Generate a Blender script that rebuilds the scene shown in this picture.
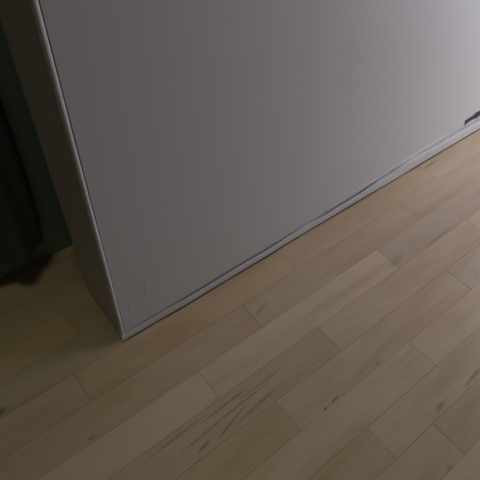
import bpy, math, random
from mathutils import Matrix, Vector

random.seed(7)
scene = bpy.context.scene
for o in list(bpy.data.objects):
    bpy.data.objects.remove(o)
C = scene.collection

# ------------------------------------------------------------------ camera
S = 0.925                                   # camera height above the floor (m)
F = 513.4                                   # focal length in pixels of a 480 px frame
RIGHT = Vector((0.78411148, -0.61981735, 0.03155384))
DOWN = Vector((-0.44850331, -0.60106276, -0.66148948))
FWD = Vector((0.42896849, 0.50452949, -0.74929035))
cam_d = bpy.data.cameras.new('camera')
cam_d.sensor_width = 36.0
cam_d.lens = F / 480.0 * 36.0
cam_d.clip_start = 0.01
cam = bpy.data.objects.new('camera', cam_d)
C.objects.link(cam)
m = Matrix.Identity(4)
for i in range(3):
    m[i][0], m[i][1], m[i][2] = RIGHT[i], -DOWN[i], -FWD[i]
m[2][3] = S
cam.matrix_world = m
scene.camera = cam

# ------------------------------------------------------------------ world, window light, exposure
w = bpy.data.worlds.new('world'); scene.world = w
w.use_nodes = True
w.node_tree.nodes['Background'].inputs[0].default_value = (0.62, 0.74, 0.95, 1)
w.node_tree.nodes['Background'].inputs[1].default_value = 0.25
WIN_Y0, WIN_Y1, WIN_Z0, WIN_Z1, WIN_X = -0.45, 0.36, 0.02, 0.80, 1.80
ld = bpy.data.lights.new('daylight', 'AREA')
ld.shape = 'RECTANGLE'
ld.size = WIN_Z1 - WIN_Z0
ld.size_y = WIN_Y1 - WIN_Y0
ld.energy = 11.6
FILL_W = 3.3                                  # watts of the added, unseen fill lamp
ld.color = (0.935, 0.955, 1.11)
lo = bpy.data.objects.new('daylight', ld); C.objects.link(lo)
lo.location = (WIN_X + 0.16, (WIN_Y0 + WIN_Y1) / 2, (WIN_Z0 + WIN_Z1) / 2)
lo.rotation_euler = (0, math.radians(90), 0)
vs = scene.view_settings
vs.view_transform = 'Standard'; vs.look = 'None'; vs.gamma = 1.0
vs.use_curve_mapping = False
vs.exposure = 0.0

# ------------------------------------------------------------------ helpers
class MB:
    def __init__(self): self.v, self.f = [], []
    def box(self, x0, x1, y0, y1, z0, z1):
        n = len(self.v)
        self.v += [(x, y, z) for z in (z0, z1) for y in (y0, y1) for x in (x0, x1)]
        self.f += [[n + i for i in q] for q in ((0,2,3,1),(4,5,7,6),(0,1,5,4),(2,6,7,3),(0,4,6,2),(1,3,7,5))]
    def plank(self, x0, x1, y0, y1, z0, z1, b=0.0005):   # box with chamfered top arris
        n = len(self.v)
        for (d, z) in ((0, z0), (0, z1 - b), (b, z1)):
            self.v += [(x0+d, y0+d, z), (x1-d, y0+d, z), (x1-d, y1-d, z), (x0+d, y1-d, z)]
        for r in (0, 4):
            for i in range(4):
                j = (i + 1) % 4
                self.f.append([n+r+i, n+r+j, n+r+4+j, n+r+4+i])
        self.f += [[n+8, n+9, n+10, n+11], [n+3, n+2, n+1, n]]
    def sweep(self, rings, closed=True, caps=True):
        n = len(self.v); k = len(rings[0])
        for r in rings: self.v += [tuple(p) for p in r]
        for i in range(len(rings) - 1):
            for j in range(k if closed else k - 1):
                a = n + i*k + j; b = n + i*k + (j+1) % k
                self.f.append([a, b, b + k, a + k])
        if caps and closed:
            self.f += [[n + j for j in range(k)][::-1], [n + (len(rings)-1)*k + j for j in range(k)]]
    def mesh(self, name, mat, smooth=False):
        me = bpy.data.meshes.new(name)
        me.from_pydata(self.v, [], self.f); me.materials.append(mat)
        import bmesh
        bm = bmesh.new(); bm.from_mesh(me); bmesh.ops.recalc_face_normals(bm, faces=bm.faces); bm.to_mesh(me); bm.free()
        if smooth:
            me.polygons.foreach_set('use_smooth', [True] * len(me.polygons))
        return me
    def build(self, name, mat, parent=None, smooth=False):
        return link(name, self.mesh(name, mat, smooth), parent)

def link(name, me, parent=None):
    o = bpy.data.objects.new(name, me); C.objects.link(o)
    if parent: o.parent = parent
    return o
def tag(o, label, cat=None, kind=None):
    o['label'] = label
    if cat: o['category'] = cat
    if kind: o['kind'] = kind
    return o

class NT:
    def __init__(self, name):
        self.m = bpy.data.materials.new(name); self.m.use_nodes = True
        self.n = self.m.node_tree.nodes; self.l = self.m.node_tree.links
        self.b = self.n['Principled BSDF']
    def new(self, t, **kw):
        x = self.n.new(t)
        for k, v in kw.items():
            if k.startswith('i_'):
                x.inputs[k[2:].replace('_', ' ')].default_value = v
            else: setattr(x, k, v)
        return x
    def math(self, op, a, b=None, c=None):
        x = self.n.new('ShaderNodeMath'); x.operation = op
        for i, v in enumerate((a, b, c)):
            if v is None: continue
            if isinstance(v, (int, float)): x.inputs[i].default_value = v
            else: self.l.new(v, x.inputs[i])
        return x.outputs[0]
    def mix(self, fac, a, b, blend='MIX'):
        x = self.n.new('ShaderNodeMix'); x.data_type = 'RGBA'; x.blend_type = blend
        for s, v in ((x.inputs[0], fac), (x.inputs[6], a), (x.inputs[7], b)):
            if isinstance(v, (int, float)): s.default_value = v
            elif isinstance(v, tuple): s.default_value = v
            else: self.l.new(v, s)
        return x.outputs[2]
    def ramp(self, fac, stops):
        x = self.n.new('ShaderNodeValToRGB')
        e = x.color_ramp.elements
        while len(e) < len(stops): e.new(0.5)
        for el, (p, c) in zip(e, stops): el.position = p; el.color = c
        self.l.new(fac, x.inputs[0]); return x.outputs[0]

def plain(name, col, rough=0.6, bump=0.0, bscale=200.0, var=0.0, vscale=3.0):
    t = NT(name)
    g = t.new('ShaderNodeNewGeometry')
    if var:
        nz = t.new('ShaderNodeTexNoise', i_Scale=vscale, i_Detail=4.0); t.l.new(g.outputs['Position'], nz.inputs['Vector'])
        d = tuple(c * (1 - var) for c in col[:3]) + (1,); h = tuple(min(1, c * (1 + var)) for c in col[:3]) + (1,)
        t.l.new(t.ramp(nz.outputs[0], [(0.3, d), (0.7, h)]), t.b.inputs['Base Color'])
    else: t.b.inputs['Base Color'].default_value = col
    t.b.inputs['Roughness'].default_value = rough
    if bump:
        n2 = t.new('ShaderNodeTexNoise', i_Scale=bscale, i_Detail=3.0); t.l.new(g.outputs['Position'], n2.inputs['Vector'])
        bp = t.new('ShaderNodeBump', i_Strength=bump, i_Distance=0.001); t.l.new(n2.outputs[0], bp.inputs['Height'])
        t.l.new(bp.outputs[0], t.b.inputs['Normal'])
    return t.m

def wood():
    t = NT('pale_oiled_parquet')
    g = t.new('ShaderNodeNewGeometry'); oi = t.new('ShaderNodeObjectInfo')
    # slide the grain along by a random amount on every strip
    off = t.new('ShaderNodeCombineXYZ')
    t.l.new(t.math('MULTIPLY', oi.outputs['Random'], 37.0), off.inputs[0])
    t.l.new(t.math('MULTIPLY', oi.outputs['Random'], 11.0), off.inputs[2])
    add = t.new('ShaderNodeVectorMath', operation='ADD')
    t.l.new(g.outputs['Position'], add.inputs[0]); t.l.new(off.outputs[0], add.inputs[1])
    def noise(sx, sy, scale, detail, dist=0.0):
        mp = t.new('ShaderNodeMapping'); mp.inputs['Scale'].default_value = (sx, sy, 1)
        t.l.new(add.outputs[0], mp.inputs['Vector'])
        nz = t.new('ShaderNodeTexNoise', i_Scale=scale, i_Detail=detail, i_Distortion=dist)
        t.l.new(mp.outputs[0], nz.inputs['Vector']); return nz.outputs[0]
    broad = noise(1.0, 5.0, 3.2, 3.0, 0.6)
    fine = noise(1.0, 14.0, 16.0, 5.0, 0.3)
    col = t.ramp(broad, [(0.25, (0.67, 0.50, 0.335, 1)), (0.5, (0.785, 0.615, 0.45, 1)), (0.78, (0.84, 0.685, 0.54, 1))])
    fg = t.ramp(fine, [(0.3, (0.95, 0.935, 0.91, 1)), (0.6, (1.02, 1.015, 1.01, 1))])
    col = t.mix(1.0, col, fg, 'MULTIPLY')
    col = t.mix(1.0, col, oi.outputs['Color'], 'MULTIPLY')
    # knots and dark heartwood flecks, each at its own place in the wood: x, y, half length, half width, skew, depth
    spots = [(0.174,0.278,.013,.0028,.22,.48),(0.230,0.280,.022,.0022,.22,.48),(0.262,0.288,.035,.0016,.22,.34),(0.200,0.297,.060,.0022,.05,.35),
             (0.262,0.300,.070,.0020,.03,.40),(0.300,0.280,.050,.0030,.10,.32),(0.345,0.309,.055,.0018,.02,.35),
             (0.255,0.317,.050,.0022,.02,.40),(0.150,0.322,.060,.0025,.02,.30),
             (0.396,0.1965,.0055,.0014,.1,.70),(0.424,0.1985,.010,.0014,.1,.60),(0.547,0.199,.008,.004,0,.25),
             (0.572,0.066,.012,.0045,.15,.34),(0.675,0.064,.026,.0035,.1,.34),(0.494,-0.013,.007,.004,0,.30),
             (0.025,0.413,.008,.0035,0,.40),(-0.083,0.556,.012,.006,0,.6),(0.785,0.352,.026,.008,.2,.20),
             (0.93,0.338,.05,.004,.05,.25),(1.135,0.525,.035,.003,.03,.35),(0.44,0.440,.02,.003,.3,.3)]
    wob = noise(1.0, 1.0, 55.0, 3.0)
    sx = t.new('ShaderNodeSeparateXYZ'); t.l.new(g.outputs['Position'], sx.inputs[0])
    tot = None
    for (x, y, a, b, k, dep) in spots:
        dx = t.math('SUBTRACT', sx.outputs[0], x)
        dy = t.math('SUBTRACT', t.math('SUBTRACT', sx.outputs[1], y), t.math('MULTIPLY', dx, k))
        r = t.math('ADD', t.math('POWER', t.math('ABSOLUTE', t.math('DIVIDE', dx, a)), 2.0),
                   t.math('POWER', t.math('ABSOLUTE', t.math('DIVIDE', dy, b)), 2.0))
        r = t.math('ADD', r, t.math('MULTIPLY', t.math('SUBTRACT', wob, 0.5), 2.2))
        s = t.n.new('ShaderNodeMath'); s.operation = 'MULTIPLY_ADD'; s.use_clamp = True
        t.l.new(r, s.inputs[0]); s.inputs[1].default_value = -0.55; s.inputs[2].default_value = 1.0
        q = t.math('MULTIPLY', s.outputs[0], dep)
        tot = q if tot is None else t.math('MAXIMUM', tot, q)
    col = t.mix(tot, col, (0.045, 0.030, 0.020, 1))
    t.l.new(col, t.b.inputs['Base Color'])
    t.l.new(t.math('ADD', 0.27, t.math('MULTIPLY', fine, 0.16)), t.b.inputs['Roughness'])
    t.b.inputs['Specular IOR Level'].default_value = 0.5
    bp = t.new('ShaderNodeBump', i_Strength=0.12, i_Distance=0.0006); t.l.new(fine, bp.inputs['Height'])
    t.l.new(bp.outputs[0], t.b.inputs['Normal'])
    return t.m

def wallpaint():
    t = NT('white_wall_paint')
    g = t.new('ShaderNodeNewGeometry')
    nz = t.new('ShaderNodeTexNoise', i_Scale=2.2, i_Detail=4.0); t.l.new(g.outputs['Position'], nz.inputs['Vector'])
    col = t.ramp(nz.outputs[0], [(0.3, (0.70, 0.675, 0.665, 1)), (0.7, (0.72, 0.695, 0.69, 1))])
    # two faint vertical scratches near the corner
    sx = t.new('ShaderNodeSeparateXYZ'); t.l.new(g.outputs['Position'], sx.inputs[0])
    tot = None
    for (x, z, a, b, k, dep) in ((0.2365, 0.125, .0022, .030, .12, .30), (0.198, 0.10, .003, .030, .1, .16), (0.662, 0.030, .012, .0022, 0, .45)):
        dz = t.math('SUBTRACT', sx.outputs[2], z)
        dx = t.math('SUBTRACT', t.math('SUBTRACT', sx.outputs[0], x), t.math('MULTIPLY', dz, k))
        r = t.math('ADD', t.math('POWER', t.math('ABSOLUTE', t.math('DIVIDE', dx, a)), 2.0),
                   t.math('POWER', t.math('ABSOLUTE', t.math('DIVIDE', dz, b)), 2.0))
        s = t.n.new('ShaderNodeMath'); s.operation = 'MULTIPLY_ADD'; s.use_clamp = True
        t.l.new(r, s.inputs[0]); s.inputs[1].default_value = -0.9; s.inputs[2].default_value = 1.0
        q = t.math('MULTIPLY', s.outputs[0], dep)
        tot = q if tot is None else t.math('MAXIMUM', tot, q)
    col = t.mix(tot, col, (0.16, 0.13, 0.13, 1))
    t.l.new(col, t.b.inputs['Base Color'])
    t.b.inputs['Roughness'].default_value = 0.55
    n2 = t.new('ShaderNodeTexNoise', i_Scale=180.0, i_Detail=2.0); t.l.new(g.outputs['Position'], n2.inputs['Vector'])
    bp = t.new('ShaderNodeBump', i_Strength=0.08, i_Distance=0.0006); t.l.new(n2.outputs[0], bp.inputs['Height'])
    t.l.new(bp.outputs[0], t.b.inputs['Normal'])
    return t.m

M_WOOD = wood()
M_WALL = wallpaint()
M_TRIM = plain('white_trim_paint', (0.71, 0.69, 0.68, 1), 0.45, 0.15, 90.0, 0.05, 14.0)
M_CAULK = plain('white_caulk', (0.72, 0.71, 0.74, 1), 0.35, 0.2, 120.0)
M_SUB = plain('dark_underlay', (0.05, 0.04, 0.03, 1), 0.9, 0.0, 1, 0.1, 8.0)
M_BACK = plain('dark_teal_wall_paint', (0.30, 0.42, 0.47, 1), 0.7, 0.1, 150.0, 0.06, 3.0)
M_CURT = plain('black_woven_fabric', (0.10, 0.13, 0.145, 1), 0.9, 0.3, 700.0, 0.15, 20.0)
M_GAPSHADE = plain('dark_gap_shade', (0.13, 0.11, 0.09, 1), 0.9, 0.2, 200.0, 0.3, 60.0)  # shade of the gap at the baseboard foot, put into a dark colour
M_CHIP = plain('black_scuff', (0.035, 0.034, 0.04, 1), 0.7, 0.3, 300.0, 0.3, 120.0)
M_ROOM = plain('grey_room_paint', (0.18, 0.18, 0.16, 1), 0.7, 0.05, 150.0, 0.04, 2.0)
M_FRAME = plain('white_window_frame', (0.7, 0.7, 0.7, 1), 0.4, 0.05, 100.0, 0.03, 5.0)
def glass():
    t = NT('window_glass')
    tr = t.new('ShaderNodeBsdfTransparent'); gl = t.new('ShaderNodeBsdfGlossy'); gl.inputs['Roughness'].default_value = 0.02
    mx = t.new('ShaderNodeMixShader'); mx.inputs[0].default_value = 0.06
    t.l.new(tr.outputs[0], mx.inputs[1]); t.l.new(gl.outputs[0], mx.inputs[2])
    t.l.new(mx.outputs[0], t.n['Material Output'].inputs[0]); return t.m
M_GLASS = glass()

# ------------------------------------------------------------------ room shell
X0, X1, Y0, Y1, H = -2.2, WIN_X, -2.4, 0.848, 2.45
XE, YW, YB = 0.170, 0.5525, 0.703          # free end, front face and back face of the partition
TH = 0.014                                  # parquet thickness
b = MB(); b.box(X0, X1, Y0, Y1, -0.12, -TH)
floor = tag(b.build('floor', M_SUB), 'pale wood strip parquet floor running under the white wall', 'floor', 'structure')
b = MB(); b.box(X0, X1, Y0, Y1, H, H + 0.1)
tag(b.build('ceiling', M_ROOM), 'plain grey room ceiling above the parquet', 'ceiling', 'structure')
b = MB(); b.box(X0 - 0.1, X1 + 0.12, Y1, Y1 + 0.1, -TH, H)
tag(b.build('wall_back', M_BACK), 'dark teal wall in shadow behind the white partition end', 'wall', 'structure')
def wall_with_hole(xa, xb, ya, yb, za, zb):
    q = MB()
    q.box(xa, xb, Y0, ya, -TH, H); q.box(xa, xb, yb, Y1, -TH, H)
    q.box(xa, xb, ya, yb, -TH, za); q.box(xa, xb, ya, yb, zb, H)
    return q
b = MB(); b.box(X0 - 0.1, X0, Y0, Y1, -TH, H)
tag(b.build('wall_left', M_ROOM), 'grey side wall at the dark end of the room', 'wall', 'structure')
b = MB(); b.box(X0 - 0.1, X1 + 0.12, Y0 - 0.1, Y0, -TH, H)
tag(b.build('wall_rear', M_ROOM), 'grey wall at the far side behind the camera', 'wall', 'structure')
tag(wall_with_hole(X1, X1 + 0.12, WIN_Y0, WIN_Y1, WIN_Z0, WIN_Z1).build('wall_right', M_ROOM), 'grey wall holding the low window at the bright end', 'wall', 'structure')
def window(name, x, ya, yb, za, zb, label):
    win = bpy.data.objects.new(name, None); C.objects.link(win)
    win.location = (x, (ya + yb) / 2, za)
    tag(win, label, 'window', 'structure')
    q = MB(); fy = (yb - ya) / 2; fh = zb - za
    for (a0, a1, c0, c1) in ((-fy, fy, 0, .04), (-fy, fy, fh - .04, fh), (-fy, -fy + .04, .04, fh - .04), (fy - .04, fy, .04, fh - .04)):
        q.box(-0.025, 0.025, a0, a1, c0, c1)
    q.build('window_frame', M_FRAME, win)
    q = MB(); q.box(-0.004, 0.004, -fy + .04, fy - .04, .04, fh - .04)
    q.build('pane', M_GLASS, win)
window('window_1', X1 + 0.07, WIN_Y0, WIN_Y1, WIN_Z0, WIN_Z1, 'white framed low window letting daylight in beside the partition')

# weak unseen lamp, added on the ceiling to fill the floor and dark end
def fill_lamp(x, y):
    root = bpy.data.objects.new('fill_lamp', None); C.objects.link(root); root.location = (x, y, H)
    tag(root, 'round dim fill lamp, added unseen on the ceiling in front of the free end of the partition', 'lamp')
    def disc(prof):
        q = MB(); q.sweep([[(r_ * math.cos(a * math.pi / 16), r_ * math.sin(a * math.pi / 16), z) for a in range(32)] for r_, z in prof]); return q
    disc([(0.30, 0), (0.30, -0.03), (0.28, -0.035)]).build('base', M_FRAME, root)
    disc([(0.27, -0.035), (0.268, -0.05), (0.24, -0.062), (0.12, -0.07), (0.01, -0.072)]).build('diffuser', M_FRAME, root, True)
    d = bpy.data.lights.new('fill_glow', 'AREA'); d.shape = 'DISK'; d.size = 0.50
    d.energy = FILL_W; d.color = (1.0, 0.97, 0.62)
    g = bpy.data.objects.new('fill_glow', d); C.objects.link(g); g.parent = root; g.location = (0, 0, -0.08)
fill_lamp(0.12, 0.45)

# parquet strips
PW = 0.0757 * S; L = 0.565 * S; VB = 0.058 * S
first = {-1: .578, 0: .467, 1: .688, 2: .360, 3: .549, 4: .271, 5: .450, 6: .063, 7: .33, 8: .113}
TONE = {  # (row, n-th strip from the measured joint): tint
    (4, -1): (1.12, 1.15, 1.19), (4, 0): (1.09, 1.09, 1.09), (4, 1): (0.90, 0.89, 0.91),
    (3, -1): (0.93, 0.90, 0.84), (3, 0): (0.99, 0.97, 0.95), (2, -1): (0.88, 0.84, 0.74), (2, 0): (0.97, 0.95, 0.92),
    (5, -1): (0.97, 0.93, 0.87), (5, 0): (0.96, 0.93, 0.88), (6, 0): (1.0, 0.94, 0.86), (6, -1): (0.96, 0.95, 0.92), (6, 1): (0.99, 0.94, 0.88),
    (1, -1): (0.99, 0.97, 0.92), (1, 0): (1.03, 1.02, 1.0), (0, -1): (0.89, 0.85, 0.76), (0, 0): (0.97, 0.95, 0.93),
    (-1, -1): (0.93, 0.90, 0.82), (-1, 0): (0.87, 0.86, 0.84), (2, 1): (0.97, 0.98, 0.99),
    (8, -1): (1.08, 1.05, 0.95), (8, 0): (0.94, 0.92, 0.88), (7, -1): (0.90, 0.90, 0.86), (7, 0): (0.90, 0.90, 0.86)}
GAP = 0.00012
cache = {}
rest = MB()
k0 = math.floor((Y0 - VB) / PW); k1 = math.ceil((Y1 - VB) / PW)
rnd = random.Random(3)
for k in range(k0, k1):
    y0 = max(VB + k * PW, Y0); y1 = min(VB + (k + 1) * PW, Y1)
    if y1 - y0 < 0.004: continue
    j0 = first.get(k, rnd.random() * 0.565) * S
    n0 = math.floor((X0 - j0) / L); n1 = math.ceil((X1 - j0) / L)
    for n in range(n0, n1):
        x0 = max(j0 + n * L, X0); x1 = min(x0 + L if x0 > X0 else j0 + (n + 1) * L, X1)
        if x1 - x0 < 0.004: continue
        tone = TONE.get((k, n))
        if tone is None:
            q = rnd.uniform(0.9, 1.06); tone = (q, q * rnd.uniform(.96, 1.0), q * rnd.uniform(.9, .98))
        if y0 < -0.75:
            rest.plank(x0 + GAP, x1 - GAP, y0 + GAP, y1 - GAP, -TH, 0); continue
        key = (round(x1 - x0, 4), round(y1 - y0, 4))
        if key not in cache:
            p = MB(); p.plank(GAP, key[0] - GAP, GAP, key[1] - GAP, -TH, 0)
            cache[key] = p.mesh('parquet_strip', M_WOOD)
        o = link('parquet_strip', cache[key], floor)
        o.location = (x0, y0, rnd.uniform(-0.00025, 0.0))
        o.color = tone + (1.0,)
ro = rest.build('parquet_field', M_WOOD, floor); ro['kind'] = 'stuff'; ro.color = (0.96, 0.93, 0.88, 1)

# white partition wall, with a slot along its corner for the edge bead
b = MB()
b.box(XE + 0.0090, X1, YW, YB, 0.0, H)
b.box(XE + 0.0005, XE + 0.0090, YW + 0.0072, YB, 0.0, H)
part = tag(b.build('wall_partition', M_WALL), 'white painted partition wall ending in a free corner on the parquet', 'wall', 'structure')

def on_wall(px, py, y=YW):          # where the sight line through a pixel meets the partition's front face
    d = RIGHT * ((px - 240) / F) + DOWN * ((py - 240) / F) + FWD
    return Vector((0, 0, S)) + d * (y / d.y)
outl = [(464.2, 126.2), (465, 120.6), (468, 118.6), (472.5, 115.8), (476, 112.6), (480, 110.4), (485, 107.5), (489, 106.2), (488, 109.5),
        (484, 113.0), (480, 115.2), (476.5, 118.2), (472.5, 119.4), (468, 122.4)]
pts = [on_wall(*q) for q in outl]
b = MB()
nb = len(pts)
b.v = [(p.x, YW - 0.0004, p.z) for p in pts] + [(p.x, YW + 0.0005, p.z) for p in pts]
b.f = [list(range(nb)), list(range(nb, 2 * nb))[::-1]] + [[i, (i + 1) % nb, nb + (i + 1) % nb, nb + i] for i in range(nb)]
ch = b.build('scuff_mark', M_CHIP, part)
ch['label'] = 'dark jagged scuff low on the white wall above the baseboard'

# vertical corner bead (rounded edge profile)
b = MB()
prof = []
cx, cy, r = XE + 0.0030, YW + 0.0030, 0.0046
for a in range(0, 7):
    t = math.radians(180 + a * 15)
    prof.append((cx + r * math.cos(t), cy + r * math.sin(t)))
prof += [(XE + 0.0068, YW - 0.0012), (XE + 0.0072, YW + 0.0066), (XE - 0.0016, YW + 0.0066)]
rings = []
for i in range(0, 50):
    z = 0.001 + (H - 0.002) * i / 49
    wv = 0.0004 * math.sin(z * 9.0)
    rings.append([(x + wv, y, z) for x, y in prof])
b.sweep(rings)
tag(b.build('trim_1', M_TRIM, None, True), 'thin white rounded edge bead up the free corner of the partition', 'trim', 'structure')

# low baseboard strip: warped, standing off the wall in places
def lerp(tab, x):
    for (a, p), (c, q) in zip(tab, tab[1:]):
        if x <= c:
            s = min(1, max(0, (x - a) / (c - a))); s = s * s * (3 - 2 * s); return p + (q - p) * s
    return tab[-1][1]
HT = [(0.17, .019), (0.30, .020), (0.50, .021), (0.62, .021), (0.70, .021), (0.85, .023), (0.95, .030), (1.05, .040), (1.20, .036), (2.4, .036)]
GP = [(0.17, .0012), (0.25, .002), (0.33, .0042), (0.55, .0048), (0.63, .0030), (0.68, .0010), (0.74, .0042), (0.86, .0045), (0.95, .0015), (1.02, .0006), (2.4, .0006)]
OUT = [(0.17, .5480), (0.40, .5462), (0.62, .5455), (0.80, .5440), (1.02, .5420), (1.40, .5400), (2.4, .5400)]
b = MB(); rings = []; gap_shade = []
n = 120
for i in range(n + 1):
    x = XE - 0.0018 + (X1 - XE + 0.0018) * i / n
    h = lerp(HT, x) + 0.0005 * math.sin(x * 31); g = YW - lerp(GP, x); f = lerp(OUT, x)
    f = min(f, g - 0.0032)
    zb = 0.0038 + 0.0008 * math.sin(x * 17)
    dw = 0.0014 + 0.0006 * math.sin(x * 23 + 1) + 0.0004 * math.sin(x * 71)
    gap_shade.append([(x, f + 0.001, 0.0), (x, f - dw, 0.0), (x, f - dw, 0.0004), (x, f + 0.001, 0.0006)])
    rings.append([(x, g, zb), (x, f, zb), (x, f - 0.0002, zb + h * 0.45), (x, f + 0.0003, h - 0.004), (x, f + 0.0011, h - 0.0012), (x, min(g, f + 0.0024), h), (x, g, h)])
b.sweep(rings)
bb = tag(b.build('baseboard_partition', M_TRIM), 'low warped white baseboard strip along the foot of the partition', 'baseboard', 'structure')
mod = bb.modifiers.new('edge', 'EDGE_SPLIT'); mod.split_angle = math.radians(50)
bb.data.polygons.foreach_set('use_smooth', [True] * len(bb.data.polygons))
q = MB(); q.sweep(gap_shade)  # thin dark strip in place of the shadow gap along the baseboard foot
dj = q.build('gap_shade_line', M_GAPSHADE, bb); dj['label'] = 'dark strip standing in for the shadow gap where the baseboard meets the parquet'
# caulk smeared up the wall over the right-hand stretch
b = MB(); rings = []
for i in range(41):
    x = 0.74 + 0.50 * i / 40; s = math.sin(math.pi * min(1, (i + 0.4) / 40.4)) ** 0.5
    zc = lerp([(0.74, .029), (0.90, .035), (1.05, .043), (1.20, .047), (1.36, .048)], x)
    hh = 0.0045 * s + 0.0008; dd = 0.0026 * s + 0.0003
    rings.append([(x, YW + 0.0004, zc + hh)] + [(x, YW - dd * math.sin(math.pi * a / 6), zc + hh * math.cos(math.pi * a / 6)) for a in range(1, 6)] + [(x, YW + 0.0004, zc - hh)])
b.sweep(rings)
cb = b.build('caulk_bead', M_CAULK, bb, True)
cb['label'] = 'glossy white caulk smear above the baseboard'

# black curtain hanging in the dark space behind the partition's free end
b = MB(); nu, nz = 110, 40
CX0, CX1 = -0.75, 0.150
grid = []
for iz in range(nz + 1):
    z = 0.082 + 2.13 * (iz / nz) ** 1.6
    fl = math.exp(-(z - 0.08) / 0.10)
    row = []
    for iu in range(nu + 1):
        s = iu / nu
        x = CX0 + (CX1 - CX0) * s
        ph = s * 2 * math.pi * 8.2
        amp = 0.013 + 0.005 * fl
        y = 0.800 + amp * math.sin(ph + 0.5 * math.sin(z * 2.1)) + 0.006 * math.sin(ph * 2.3 + z * 3)
        x += 0.006 * math.cos(ph) - 0.012 * fl * s + 0.012 * (1 - fl) * s * min(1, z)
        zz = z + (0.012 * fl * (0.5 + 0.5 * math.sin(ph * 0.5 + 1.0)))
        row.append((x, y, zz))
    grid.append(row)
cols = nu + 1
b.v = [p for r_ in grid for p in r_]
b.f = [[i * cols + j, i * cols + j + 1, (i + 1) * cols + j + 1, (i + 1) * cols + j] for i in range(nz) for j in range(nu)]
cu = b.build('curtain', M_CURT, None, True)
sm = cu.modifiers.new('thickness', 'SOLIDIFY'); sm.thickness = 0.0015
tag(cu, 'black folded fabric curtain hanging in the dark behind the partition end', 'curtain')
# slim rod that carries it
b = MB()
ring = lambda x: [(x, 0.800 + 0.009 * math.cos(a * math.pi / 6), 2.225 + 0.009 * math.sin(a * math.pi / 6)) for a in range(12)]
b.sweep([ring(-0.85), ring(0.26)])
for xb in (-0.8, 0.22): b.box(xb - 0.008, xb + 0.008, 0.800, Y1, 2.217, 2.233)
tag(b.build('curtain_rod', M_CHIP), 'slim dark rod carrying the black curtain', 'rod')
